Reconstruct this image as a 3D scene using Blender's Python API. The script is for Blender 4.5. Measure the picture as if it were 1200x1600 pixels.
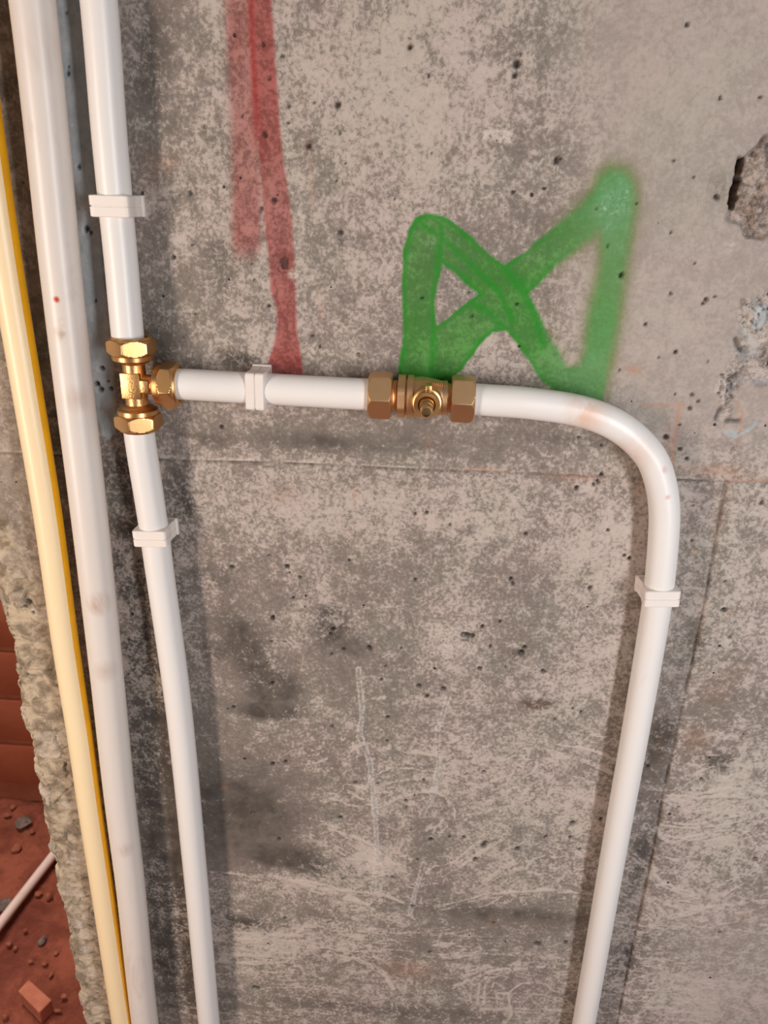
import bpy, bmesh, math, random
import numpy as np
from mathutils import Vector, Matrix

for o in list(bpy.data.objects):
    bpy.data.objects.remove(o, do_unlink=True)
SC = bpy.context.scene
COL = SC.collection
random.seed(7)

# ------------------------------------------------------------------ camera
F = 1200.0                 # focal length in pixels of a 1200 x 1600 frame
H = 0.61                   # distance of the lens from the wall
CAMZ = 1.5
dwn = np.array([-52.0, -2880.0, -1200.0]); dwn /= np.linalg.norm(dwn)      # world -Z seen from the camera
b_ = 0.056
a_ = -(52 + 1200 * b_) / 2880
hv = np.array([1.0, a_, b_]); hv /= np.linalg.norm(hv)                     # world +X seen from the camera
nv = np.cross(hv, -dwn)                                                    # out of the wall, world -Y
if nv[2] < 0: nv = -nv
R3 = np.array([hv, -nv, -dwn])                                             # camera -> world rows
CAM = np.array([0.0, -H, CAMZ])

cd = bpy.data.cameras.new('camera')
cam = bpy.data.objects.new('camera', cd); COL.objects.link(cam)
cd.sensor_fit = 'VERTICAL'; cd.sensor_height = 36.0; cd.sensor_width = 27.0; cd.lens = 27.0
cd.clip_start = 0.01; cd.clip_end = 50
cd.dof.use_dof = True; cd.dof.focus_distance = 0.66; cd.dof.aperture_fstop = 13.0
M4 = Matrix([[*R3[0], CAM[0]], [*R3[1], CAM[1]], [*R3[2], CAM[2]], [0, 0, 0, 1]])
cam.matrix_world = M4
SC.camera = cam

# ------------------------------------------------------------------ light
SC.view_settings.view_transform = 'Standard'; SC.view_settings.look = 'None'
SC.view_settings.gamma = 1.0; SC.view_settings.use_curve_mapping = False
SC.view_settings.exposure = 0.0
W = bpy.data.worlds.new('world'); SC.world = W; W.use_nodes = True
nt = W.node_tree; nt.nodes.clear()
wo = nt.nodes.new('ShaderNodeOutputWorld'); bg = nt.nodes.new('ShaderNodeBackground')
tc = nt.nodes.new('ShaderNodeTexCoord'); sx = nt.nodes.new('ShaderNodeSeparateXYZ')
rp = nt.nodes.new('ShaderNodeValToRGB'); mr = nt.nodes.new('ShaderNodeMapRange')
mr.inputs['From Min'].default_value = -1; mr.inputs['From Max'].default_value = 1
rp.color_ramp.elements[0].position = 0.35; rp.color_ramp.elements[0].color = (0.50, 0.38, 0.30, 1)
rp.color_ramp.elements[1].position = 0.62; rp.color_ramp.elements[1].color = (0.60, 0.58, 0.57, 1)
nt.links.new(tc.outputs['Generated'], sx.inputs[0]); nt.links.new(sx.outputs['Z'], mr.inputs[0])
nt.links.new(mr.outputs[0], rp.inputs[0]); nt.links.new(rp.outputs[0], bg.inputs[0])
bg.inputs[1].default_value = 0.25
nt.links.new(bg.outputs[0], wo.inputs[0])

def area(name, loc, target, sx_, sy_, power, color):
    l = bpy.data.lights.new(name, 'AREA'); l.shape = 'RECTANGLE'; l.size = sx_; l.size_y = sy_
    l.energy = power; l.color = color
    o = bpy.data.objects.new(name, l); COL.objects.link(o)
    o.location = loc
    o.rotation_euler = (Vector(target) - Vector(loc)).to_track_quat('-Z', 'Y').to_euler()
    return o
area('doorway_daylight', (-1.0, -0.95, 1.25), (-.1, 0, 1.1), 0.16, 0.9, 13.0, (1.0, 0.84, 0.71))
area('rear_fill_light', (-1.1, 0.75, 2.4), (-.9, 1.0, 0), 0.8, 0.8, 40.0, (1.0, 0.93, 0.86))  # unseen lamp added to brighten the bricks and earth behind the wall
area('window_daylight', (0.68, -1.1, 1.35), (0.15, 0, 1.1), 0.14, 0.9, 11.8, (0.95, 0.97, 1.0))

# ------------------------------------------------------------------ pixel of the photo -> metres on the wall
def px(x, y, e=0.0):
    """point at distance e in front of the wall that the photo shows at (x, y)"""
    x = np.asarray(x, float); y = np.asarray(y, float)
    r = np.stack([x - 600.0, 800.0 - y, np.full_like(x, -F)], -1) @ R3.T
    t = (H - e) / r[..., 1]
    return CAM + r * t[..., None]
def P(x, y, e=0.0): return Vector(px(x, y, e).tolist())
def on_floor(x, y, z=0.0):
    r = np.array([x - 600.0, 800.0 - y, -F]) @ R3.T
    return Vector((CAM + r * ((z - CAM[2]) / r[2])).tolist())
def mpp(x, y):                                # metres per pixel on the wall there
    return (px(x + 1, y) - px(x, y))[..., 0]

# ------------------------------------------------------------------ materials
def new_mat(name):
    m = bpy.data.materials.new(name); m.use_nodes = True
    n = m.node_tree.nodes; b = n.get('Principled BSDF')
    return m, m.node_tree, b
def N(nt, t, **kw):
    n = nt.nodes.new(t)
    for k, v in kw.items(): setattr(n, k, v)
    return n
def L(nt, a, b): nt.links.new(a, b)
def noise(nt, co, scale, detail=4, rough=0.6, dist=0.0):
    n = N(nt, 'ShaderNodeTexNoise'); n.inputs['Scale'].default_value = scale
    n.inputs['Detail'].default_value = detail; n.inputs['Roughness'].default_value = rough
    n.inputs['Distortion'].default_value = dist; L(nt, co, n.inputs['Vector']); return n.outputs['Fac']
def math_(nt, op, a, b=None, c=None, clamp=False):
    n = N(nt, 'ShaderNodeMath', operation=op); n.use_clamp = clamp
    for i, v in enumerate((a, b, c)):
        if v is None: continue
        if isinstance(v, (int, float)): n.inputs[i].default_value = v
        else: L(nt, v, n.inputs[i])
    return n.outputs[0]
def smooth(nt, v, lo, hi):
    n = N(nt, 'ShaderNodeMapRange', interpolation_type='SMOOTHSTEP')
    L(nt, v, n.inputs['Value']); n.inputs['From Min'].default_value = lo; n.inputs['From Max'].default_value = hi
    return n.outputs[0]
def mix(nt, f, a, b, mode='MIX'):
    n = N(nt, 'ShaderNodeMix', data_type='RGBA', blend_type=mode)
    for s, v in ((n.inputs[0], f), (n.inputs[6], a), (n.inputs[7], b)):
        if isinstance(v, (int, float)): s.default_value = v
        elif isinstance(v, tuple): s.default_value = (*v, 1)
        else: L(nt, v, s)
    return n.outputs[2]
def attr(nt, name):
    n = N(nt, 'ShaderNodeAttribute'); n.attribute_name = name; return n.outputs['Fac']
def srgb(r, g, b):
    f = lambda c: (c / 255) / 12.92 if c / 255 <= 0.04045 else ((c / 255 + 0.055) / 1.055) ** 2.4
    return (f(r), f(g), f(b))
def bump(nt, b, h, dist, strength=1.0, prev=None):
    n = N(nt, 'ShaderNodeBump'); n.inputs['Distance'].default_value = dist; n.inputs['Strength'].default_value = strength
    L(nt, h, n.inputs['Height'])
    if prev is not None: L(nt, prev, n.inputs['Normal'])
    L(nt, n.outputs[0], b.inputs['Normal']); return n.outputs[0]

def concrete():
    m, nt, b = new_mat('raw_concrete')
    co = N(nt, 'ShaderNodeTexCoord').outputs['Object']
    tone, smo, tan, dark, crest, lit = (attr(nt, k) for k in ('tone', 'smooth', 'tan', 'dirt', 'crest', 'lime'))
    n1 = noise(nt, co, 310, 4.0, 0.72, 0.35)
    n2 = noise(nt, co, 48, 4, 0.66, 0.3)
    n3 = noise(nt, co, 9, 3, 0.55, 0.4)
    nf = noise(nt, co, 620, 2, 0.6)
    n4 = noise(nt, co, 115, 2.5, 0.6, 0.5)
    s = math_(nt, 'MULTIPLY_ADD', n4, 0.45, math_(nt, 'MULTIPLY_ADD', n1, 0.85, -0.15))
    s = math_(nt, 'MULTIPLY_ADD', n2, 0.50, s)
    s = math_(nt, 'MULTIPLY_ADD', n3, 0.30, s)
    s = math_(nt, 'ADD', s, 0.085)
    s = math_(nt, 'MULTIPLY_ADD', tone, 0.17, s)
    s = math_(nt, 'MULTIPLY_ADD', crest, 0.22, s)            # ~1.0 in the middle
    fleck = smooth(nt, s, 0.92, 1.12)
    soft = smooth(nt, s, 0.70, 1.30)
    f = math_(nt, 'MULTIPLY_ADD', fleck, 0.45, math_(nt, 'MULTIPLY', soft, 0.55))
    fs = math_(nt, 'MULTIPLY_ADD', math_(nt, 'SUBTRACT', s, 0.97), 0.7, 0.56)
    fmix = N(nt, 'ShaderNodeMix'); L(nt, smo, fmix.inputs[0]); L(nt, f, fmix.inputs[2]); L(nt, fs, fmix.inputs[3])
    f = fmix.outputs[0]
    c = mix(nt, f, srgb(116, 105, 97), srgb(194, 179, 170))
    c = mix(nt, math_(nt, 'MULTIPLY', math_(nt, 'SUBTRACT', nf, 0.35), 0.45, clamp=True), c, srgb(120, 105, 95))
    hue = smooth(nt, noise(nt, co, 14, 3, 0.5), 0.42, 0.65)
    c = mix(nt, math_(nt, 'MULTIPLY', hue, 0.35), c, mix(nt, f, srgb(112, 110, 100), srgb(182, 176, 160)))
    # dark stains and the darker strips along the pipes
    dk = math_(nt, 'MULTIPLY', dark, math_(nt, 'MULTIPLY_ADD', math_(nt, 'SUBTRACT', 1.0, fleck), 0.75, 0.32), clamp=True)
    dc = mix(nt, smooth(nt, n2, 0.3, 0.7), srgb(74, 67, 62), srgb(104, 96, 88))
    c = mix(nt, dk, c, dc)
    # tan lumpy cement skin along the broken edge
    tc_ = mix(nt, smooth(nt, noise(nt, co, 60, 4, 0.65, 0.5), 0.38, 0.62), srgb(128, 113, 94), srgb(190, 172, 148))
    c = mix(nt, tan, c, tc_)
    # lime smears
    c = mix(nt, math_(nt, 'MULTIPLY', lit, smooth(nt, n1, 0.3, 0.6)), c, srgb(205, 192, 182))
    # rust and pink brick-dust marks
    c = mix(nt, math_(nt, 'MULTIPLY', attr(nt, 'rust'), math_(nt, 'MULTIPLY_ADD', n1, 0.7, 0.2), clamp=True), c, srgb(188, 128, 92))
    c = mix(nt, math_(nt, 'MULTIPLY', attr(nt, 'ochre'), math_(nt, 'MULTIPLY_ADD', n2, 1.0, 0.1), clamp=True), c, srgb(130, 92, 58))
    # grey cement slurry strip behind the risers
    bc = mix(nt, smooth(nt, n2, 0.35, 0.7), srgb(156, 160, 162), srgb(182, 184, 184))
    c = mix(nt, attr(nt, 'slurry'), c, bc)
    # red spray
    rd = math_(nt, 'MULTIPLY', attr(nt, 'red'), math_(nt, 'MULTIPLY_ADD', n1, 0.35, 0.74), clamp=True)
    rc = mix(nt, f, srgb(118, 46, 42), srgb(168, 84, 78))
    c = mix(nt, rd, c, rc)
    c = mix(nt, math_(nt, 'MULTIPLY', attr(nt, 'redrim'), 0.65), c, srgb(160, 36, 34))
    # green spray
    g = attr(nt, 'green')
    gd = math_(nt, 'MULTIPLY', g, math_(nt, 'MULTIPLY_ADD', n1, 0.5, 0.66), clamp=True)
    gc = mix(nt, f, srgb(44, 112, 30), srgb(74, 146, 54))
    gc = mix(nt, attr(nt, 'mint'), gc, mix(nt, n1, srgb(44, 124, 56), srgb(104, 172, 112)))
    hz = math_(nt, 'MULTIPLY', attr(nt, 'greenhaze'), math_(nt, 'MULTIPLY_ADD', nf, 0.6, 0.35), clamp=True)
    c = mix(nt, hz, c, srgb(104, 116, 52))
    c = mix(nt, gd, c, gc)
    c = mix(nt, math_(nt, 'MULTIPLY', attr(nt, 'greenrim'), math_(nt, 'MULTIPLY_ADD', n1, 1.1, 0.3), clamp=True), c, srgb(8, 130, 14))
    # small air holes; the shade inside the pits is painted dark
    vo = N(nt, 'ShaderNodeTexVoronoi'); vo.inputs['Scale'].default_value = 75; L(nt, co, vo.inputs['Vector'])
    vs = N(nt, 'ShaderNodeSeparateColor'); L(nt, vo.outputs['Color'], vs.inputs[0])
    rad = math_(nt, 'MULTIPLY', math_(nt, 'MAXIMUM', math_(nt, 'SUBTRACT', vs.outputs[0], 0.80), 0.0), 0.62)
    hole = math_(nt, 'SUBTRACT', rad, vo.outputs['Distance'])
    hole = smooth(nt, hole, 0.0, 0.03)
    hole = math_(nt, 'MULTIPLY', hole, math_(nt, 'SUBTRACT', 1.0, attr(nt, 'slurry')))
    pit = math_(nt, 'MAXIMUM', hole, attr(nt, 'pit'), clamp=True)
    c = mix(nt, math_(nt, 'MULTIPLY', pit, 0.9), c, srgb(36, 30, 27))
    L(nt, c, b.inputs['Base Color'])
    ro = N(nt, 'ShaderNodeMapRange'); L(nt, attr(nt, 'gloss'), ro.inputs[0]); ro.inputs['To Min'].default_value = 0.82; ro.inputs['To Max'].default_value = 0.28
    L(nt, ro.outputs[0], b.inputs['Roughness'])
    b.inputs['Specular IOR Level'].default_value = 0.35
    hgt = math_(nt, 'MULTIPLY_ADD', n1, 0.55, math_(nt, 'MULTIPLY', nf, 0.3))
    hgt = math_(nt, 'MULTIPLY_ADD', pit, -2.2, hgt)
    hgt = math_(nt, 'MULTIPLY_ADD', fleck, 0.22, hgt)
    bump(nt, b, hgt, 0.0006, 0.8)
    return m

def plastic(name, base, tint, dirt=0.35, marks=(), spot=(), rough=0.36):
    """extruded plastic pipe with handling dirt; marks = (point, radius, colour, strength)"""
    m, nt, b = new_mat(name)
    co = N(nt, 'ShaderNodeTexCoord').outputs['Object']
    mp = N(nt, 'ShaderNodeMapping'); mp.inputs['Scale'].default_value = (1, 1, 0.35); L(nt, co, mp.inputs[0])
    n1 = noise(nt, mp.outputs[0], 42, 5, 0.65, 0.6); n2 = noise(nt, mp.outputs[0], 11, 3, 0.5, 0.3); n3 = noise(nt, co, 260, 3, 0.7)
    d = math_(nt, 'MULTIPLY', smooth(nt, n1, 0.56, 0.78), smooth(nt, n2, 0.42, 0.7))
    c = mix(nt, math_(nt, 'MULTIPLY', n2, 0.5), base, tint)
    c = mix(nt, math_(nt, 'MULTIPLY', d, dirt), c, srgb(150, 112, 84))
    for (p, r, colr, st) in marks:
        vm = N(nt, 'ShaderNodeVectorMath', operation='DISTANCE'); L(nt, co, vm.inputs[0]); vm.inputs[1].default_value = p
        k = math_(nt, 'SUBTRACT', 1.0, math_(nt, 'DIVIDE', vm.outputs['Value'], r), clamp=True)
        k = math_(nt, 'MULTIPLY', k, smooth(nt, n1, 0.36, 0.6))
        c = mix(nt, math_(nt, 'MULTIPLY', k, st, clamp=True), c, colr)
    L(nt, c, b.inputs['Base Color']); b.inputs['Roughness'].default_value = rough
    b.inputs['Subsurface Weight'].default_value = 0.08; b.inputs['Subsurface Radius'].default_value = (0.004, 0.003, 0.002)
    bump(nt, b, n1, 0.0004, 0.35)
    return m

def brass(name, col, rough, bumpd=0.0, scale=1500):
    m, nt, b = new_mat(name)
    co = N(nt, 'ShaderNodeTexCoord').outputs['Object']
    n1 = noise(nt, co, 180, 3, 0.6); n2 = noise(nt, co, scale, 2, 0.5)
    c = mix(nt, n1, col, tuple(x * 0.86 for x in col))
    L(nt, c, b.inputs['Base Color']); b.inputs['Metallic'].default_value = 1.0
    b.inputs['Roughness'].default_value = rough
    if bumpd: bump(nt, b, n2, bumpd, 0.6)
    return m

def simple_noise_mat(name, ca, cb, scale, rough=0.85, bumpd=0.002, cc=None):
    m, nt, b = new_mat(name)
    co = N(nt, 'ShaderNodeTexCoord').outputs['Object']
    n1 = noise(nt, co, scale, 6, 0.65, 0.3); n2 = noise(nt, co, scale * 6, 4, 0.6)
    c = mix(nt, smooth(nt, n1, 0.35, 0.65), ca, cb)
    if cc: c = mix(nt, smooth(nt, n2, 0.5, 0.72), c, cc)
    L(nt, c, b.inputs['Base Color']); b.inputs['Roughness'].default_value = rough
    bump(nt, b, math_(nt, 'ADD', n1, math_(nt, 'MULTIPLY', n2, 0.4)), bumpd, 0.8)
    return m

M = {}
M['concrete'] = concrete()
M['white'] = plastic('white_plastic', (0.82, 0.79, 0.765), (0.80, 0.74, 0.69), 0.10)
M['clip'] = plastic('clip_plastic', (0.80, 0.73, 0.68), (0.80, 0.74, 0.69), 0.05, rough=0.45)
BR = (0.72, 0.41, 0.19)
M['brass_matt'] = brass('blasted_brass', (0.78, 0.49, 0.26), 0.48, 0.00012)
M['brass'] = brass('turned_brass', (0.78, 0.45, 0.19), 0.33, 0.00008)
M['brass_pol'] = brass('bright_brass', (0.86, 0.60, 0.30), 0.16)
M['brass_cast'] = brass('cast_brass', (0.80, 0.48, 0.21), 0.36, 0.0003, 900)
M['earth'] = simple_noise_mat('red_earth', srgb(104, 46, 30), srgb(148, 78, 56), 9, 0.95, 0.016, srgb(118, 58, 40))
M['brick'] = simple_noise_mat('clay_brick', srgb(156, 78, 50), srgb(170, 92, 62), 5, 0.9, 0.001)
M['mortar'] = simple_noise_mat('red_mortar', srgb(160, 90, 62), srgb(172, 104, 76), 12, 0.95, 0.002)
M['chunk'] = simple_noise_mat('brick_fragment', srgb(176, 100, 76), srgb(190, 116, 90), 30, 0.9, 0.001)
M['stone'] = simple_noise_mat('grey_stone', srgb(92, 78, 70), srgb(128, 108, 98), 60, 0.85, 0.001)
M['rstone'] = simple_noise_mat('red_stone', srgb(128, 66, 44), srgb(160, 92, 68), 60, 0.9, 0.001)
M['dirty'] = plastic('dusty_plastic', (0.80, 0.62, 0.56), (0.74, 0.52, 0.46), 0.6)

# ------------------------------------------------------------------ object helpers
def prop(o, label=None, cat=None, group=None, kind=None):
    if label: o['label'] = label
    if cat: o['category'] = cat
    if group: o['group'] = group
    if kind: o['kind'] = kind
    return o
def mesh_obj(name, V, Fc, mat, parent=None, sharp=35):
    me = bpy.data.meshes.new(name); me.from_pydata([tuple(v) for v in V], [], Fc); me.validate()
    bm = bmesh.new(); bm.from_mesh(me); bmesh.ops.recalc_face_normals(bm, faces=bm.faces); bm.to_mesh(me); bm.free()
    me.polygons.foreach_set('use_smooth', [True] * len(me.polygons))
    if sharp: me.set_sharp_from_angle(angle=math.radians(sharp))
    me.materials.append(mat)
    o = bpy.data.objects.new(name, me); COL.objects.link(o)
    if parent: 
        o.parent = parent
        o.matrix_parent_inverse = Matrix.Translation(-parent.location)
    return o
def empty(name, loc):
    o = bpy.data.objects.new(name, None); COL.objects.link(o); o.location = loc; o.empty_display_size = 0.02
    return o
class MB:
    def __init__(s): s.V = []; s.F = []
    def add(s, V, Fc):
        k = len(s.V); s.V += [Vector(v) for v in V]; s.F += [tuple(i + k for i in f) for f in Fc]
    def build(s, name, mat, parent=None, sharp=35): return mesh_obj(name, s.V, s.F, mat, parent, sharp)
    def loft(s, org, ax, up, rows, n=96, cap=True):
        """rows = (t, r or function(theta)) around the axis org + t*ax"""
        ax = ax.normalized(); u = (up - ax * up.dot(ax)).normalized(); w = ax.cross(u)
        V = []; Fc = []
        for t, r in rows:
            for i in range(n):
                th = 2 * math.pi * i / n; q = r(th) if callable(r) else r
                V.append(org + ax * t + (u * math.cos(th) + w * math.sin(th)) * q)
        for j in range(len(rows) - 1):
            for i in range(n):
                i2 = (i + 1) % n
                Fc.append((j * n + i, j * n + i2, (j + 1) * n + i2, (j + 1) * n + i))
        if cap:
            Fc.append(tuple(range(n))[::-1]); Fc.append(tuple((len(rows) - 1) * n + i for i in range(n)))
        s.add(V, Fc)
    def box(s, c, ax, ay, az, hx, hy, hz, bev=0.0):
        c = Vector(c)
        if bev <= 0:
            V = [c + ax * (sx * hx) + ay * (sy * hy) + az * (sz * hz) for sx in (-1, 1) for sy in (-1, 1) for sz in (-1, 1)]
            s.add(V, [(0, 1, 3, 2), (4, 6, 7, 5), (0, 4, 5, 1), (2, 3, 7, 6), (0, 2, 6, 4), (1, 5, 7, 3)]); return
        bm = bmesh.new(); bmesh.ops.create_cube(bm, size=1)
        for v in bm.verts: v.co = Vector((v.co.x * 2 * hx, v.co.y * 2 * hy, v.co.z * 2 * hz))
        bmesh.ops.bevel(bm, geom=list(bm.edges), offset=bev, segments=2, profile=0.5, affect='EDGES')
        bm.verts.index_update()
        s.add([c + ax * v.co.x + ay * v.co.y + az * v.co.z for v in bm.verts], [tuple(v.index for v in f.verts) for f in bm.faces]); bm.free()

def hexr(af, rot=0.0, lim=None):
    ap = af / 2
    def f(th):
        a = (th - rot) % (math.pi / 3) - math.pi / 6
        r = ap / math.cos(a)
        return min(r, lim) if lim else r
    return f

def spline(pts, n=12):
    pts = [Vector(p) for p in pts]; out = []
    for i in range(len(pts) - 1):
        p0 = pts[i - 1] if i else pts[0] * 2 - pts[1]
        p1, p2 = pts[i], pts[i + 1]
        p3 = pts[i + 2] if i + 2 < len(pts) else p2 * 2 - p1
        # centripetal Catmull-Rom
        d1 = max((p1 - p0).length, 1e-6) ** .5; d2 = max((p2 - p1).length, 1e-6) ** .5; d3 = max((p3 - p2).length, 1e-6) ** .5
        t0, t1, t2, t3 = 0, d1, d1 + d2, d1 + d2 + d3
        for k in range(n):
            t = t1 + (t2 - t1) * k / n
            A1 = p0 * ((t1 - t) / (t1 - t0)) + p1 * ((t - t0) / (t1 - t0))
            A2 = p1 * ((t2 - t) / (t2 - t1)) + p2 * ((t - t1) / (t2 - t1))
            A3 = p2 * ((t3 - t) / (t3 - t2)) + p3 * ((t - t2) / (t3 - t2))
            B1 = A1 * ((t2 - t) / (t2 - t0)) + A2 * ((t - t0) / (t2 - t0))
            B2 = A2 * ((t3 - t) / (t3 - t1)) + A3 * ((t - t1) / (t3 - t1))
            out.append(B1 * ((t2 - t) / (t2 - t1)) + B2 * ((t - t1) / (t2 - t1)))
    out.append(pts[-1]); return out

def tube(path, r, n=48, a0=0, a1=360, r_in=None, cap=True):
    """swept tube; with a0..a1 < 360 a curved strip of that arc (angles from the room side, clockwise)"""
    V = []; Fc = []; full = (a1 - a0) >= 360
    ref = Vector((0, -1, 0)); m = n if full else n + 1
    for i, p in enumerate(path):
        t = (path[min(i + 1, len(path) - 1)] - path[max(i - 1, 0)]).normalized()
        u = (ref - t * ref.dot(t)).normalized(); w = t.cross(u)
        for k in range(m):
            th = math.radians(a0 + (a1 - a0) * k / n)
            V.append(p + (u * math.cos(th) + w * math.sin(th)) * r)
        if not full:
            for k in range(m):
                th = math.radians(a0 + (a1 - a0) * k / n)
                V.append(p + (u * math.cos(th) + w * math.sin(th)) * r_in)
    S = m if full else 2 * m
    for i in range(len(path) - 1):
        for k in range(S if full else S):
            if full:
                k2 = (k + 1) % m; Fc.append((i * S + k, i * S + k2, (i + 1) * S + k2, (i + 1) * S + k))
        if not full:
            loop = list(range(m)) + list(range(2 * m - 1, m - 1, -1))
            for q in range(len(loop)):
                a, b2 = loop[q], loop[(q + 1) % len(loop)]
                Fc.append((i * S + a, i * S + b2, (i + 1) * S + b2, (i + 1) * S + a))
    if cap:
        if full:
            Fc.append(tuple(range(m))[::-1]); Fc.append(tuple((len(path) - 1) * S + k for k in range(m)))
        else:
            loop = list(range(m)) + list(range(2 * m - 1, m - 1, -1))
            Fc.append(tuple(loop)[::-1]); Fc.append(tuple((len(path) - 1) * S + k for k in loop))
    return V, Fc

# ------------------------------------------------------------------ numpy noise
def _h(ix, iy, seed):
    n = (ix.astype(np.int64) * 374761393 + iy.astype(np.int64) * 668265263 + seed * 974634777) & 0xffffffff
    n = ((n ^ (n >> 13)) * 1274126177) & 0xffffffff
    n = n ^ (n >> 16)
    return (n & 0xffff) / 65535.0
def vn(x, y, seed=0):
    ix = np.floor(x); iy = np.floor(y); fx = x - ix; fy = y - iy
    ux = fx * fx * fx * (fx * (fx * 6 - 15) + 10); uy = fy * fy * fy * (fy * (fy * 6 - 15) + 10)
    a = _h(ix, iy, seed); b = _h(ix + 1, iy, seed); c = _h(ix, iy + 1, seed); d = _h(ix + 1, iy + 1, seed)
    return (a + (b - a) * ux) * (1 - uy) + (c + (d - c) * ux) * uy
def fbm(x, y, oct=4, seed=0, gain=0.5):
    v = 0; a = 1; s = 0
    for i in range(oct):
        c, sn = math.cos(i * 1.1), math.sin(i * 1.1)
        v = v + a * vn((x * c - y * sn) * 2 ** i + 17.3 * i, (x * sn + y * c) * 2 ** i + 5.1 * i, seed + i); s += a; a *= gain
    return v / s * 2 - 1
def worley(x, y, seed=0, jit=0.9):
    ix = np.floor(x); iy = np.floor(y); f1 = np.full_like(x, 9.0); f2 = np.full_like(x, 9.0); idv = np.zeros_like(x)
    for dx in (-1, 0, 1):
        for dy in (-1, 0, 1):
            cx = ix + dx; cy = iy + dy
            qx = cx + 0.5 + jit * (_h(cx, cy, seed) - .5); qy = cy + 0.5 + jit * (_h(cx, cy, seed + 9) - .5)
            d = np.hypot(x - qx, y - qy); i_ = _h(cx, cy, seed + 5)
            new = d < f1
            f2 = np.where(new, f1, np.minimum(f2, d)); idv = np.where(new, i_, idv); f1 = np.where(new, d, f1)
    return f1, f2, idv
def sst(v, lo, hi):
    t = np.clip((v - lo) / (hi - lo), 0, 1); return t * t * (3 - 2 * t)

# ------------------------------------------------------------------ the concrete wall
EDGE = px(131, 1600)[0]
XR, ZB, ZT, THK = 1.6, 0.0, 2.6, 0.22
st = 0.0013
s_fine = np.arange(-0.10, 0.98, st)                                 # distance to the right of the wall's left edge, minus = round the corner
s_all = np.concatenate([np.linspace(-THK, -0.105, 8), s_fine, np.linspace(1.0, XR - EDGE, 10)])
z_fine = np.arange(0.545, 1.665, st)
z_all = np.concatenate([np.linspace(ZB, 0.53, 14), z_fine, np.linspace(1.69, ZT, 16)])
S, Z = np.meshgrid(s_all, z_all)
X = EDGE + np.maximum(S, 0); Y = np.maximum(-S, 0)
# approximate photo position of each wall point, used only to lay out the marks
def to_px(Xa, Za, e=0.0):
    w = np.stack([Xa - CAM[0], np.full_like(Xa, H - e), Za - CAM[2]], -1) @ R3
    return 600 + F * w[..., 0] / -w[..., 2], 800 - F * w[..., 1] / -w[..., 2]
U, Vp = to_px(np.maximum(X, EDGE), Z)
near = (w_ := (Z < 1.69) & (Z > 0.5) & (S < 1.0) & (S > -0.11))
side = sst(-S, -0.002, 0.006)

def poly_sd(pts):
    """signed distance in metres (inside positive) to a polygon given in photo pixels"""
    q = px([p[0] for p in pts], [p[1] for p in pts]); qx, qz = q[:, 0], q[:, 2]
    d = np.full(X.shape, 9.0); ins = np.zeros(X.shape, bool)
    for i in range(len(pts)):
        j = (i + 1) % len(pts); ax, az, bx, bz = qx[i], qz[i], qx[j], qz[j]
        ex, ez = bx - ax, bz - az
        t = np.clip(((X - ax) * ex + (Z - az) * ez) / (ex * ex + ez * ez + 1e-12), 0, 1)
        d = np.minimum(d, np.hypot(X - ax - t * ex, Z - az - t * ez))
        if abs(bz - az) > 1e-9:
            c = ((az > Z) != (bz > Z)) & (X < (bx - ax) * (Z - az) / (bz - az) + ax); ins ^= c
    return np.where(ins, d, -d)
def line_d(pts):
    q = px([p[0] for p in pts], [p[1] for p in pts]); d = np.full(X.shape, 9.0); sg = np.zeros(X.shape)
    for i in range(len(pts) - 1):
        ax, az, bx, bz = q[i, 0], q[i, 2], q[i + 1, 0], q[i + 1, 2]; ex, ez = bx - ax, bz - az
        t = np.clip(((X - ax) * ex + (Z - az) * ez) / (ex * ex + ez * ez), 0, 1)
        dd = np.hypot(X - ax - t * ex, Z - az - t * ez)
        cr = np.sign(ex * (Z - az) - ez * (X - ax)); sg = np.where(dd < d, cr, sg); d = np.minimum(d, dd)
    return d, sg
def blob(cx, cy, rx, ry, rot=0.0):
    c = px(cx, cy); k = float(mpp(cx, cy)); co, si = math.cos(rot), math.sin(rot)
    dx = (X - c[0]) / k; dz = -(Z - c[2]) / k
    a = (dx * co + dz * si) / rx; b = (-dx * si + dz * co) / ry
    return np.exp(-(a * a + b * b))

wx = X + 0.004 * fbm(X * 60, Z * 60, 3, 3); wz = Z + 0.004 * fbm(X * 60, Z * 60, 3, 8)
A = {k: np.zeros(X.shape) for k in ('tone', 'smooth', 'tan', 'dirt', 'crest', 'lime', 'rust', 'ochre', 'slurry', 'red', 'redrim', 'green', 'greenrim', 'greenhaze', 'mint', 'pit', 'gloss')}
D = np.zeros(X.shape)                                                # relief, metres towards the room

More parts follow.
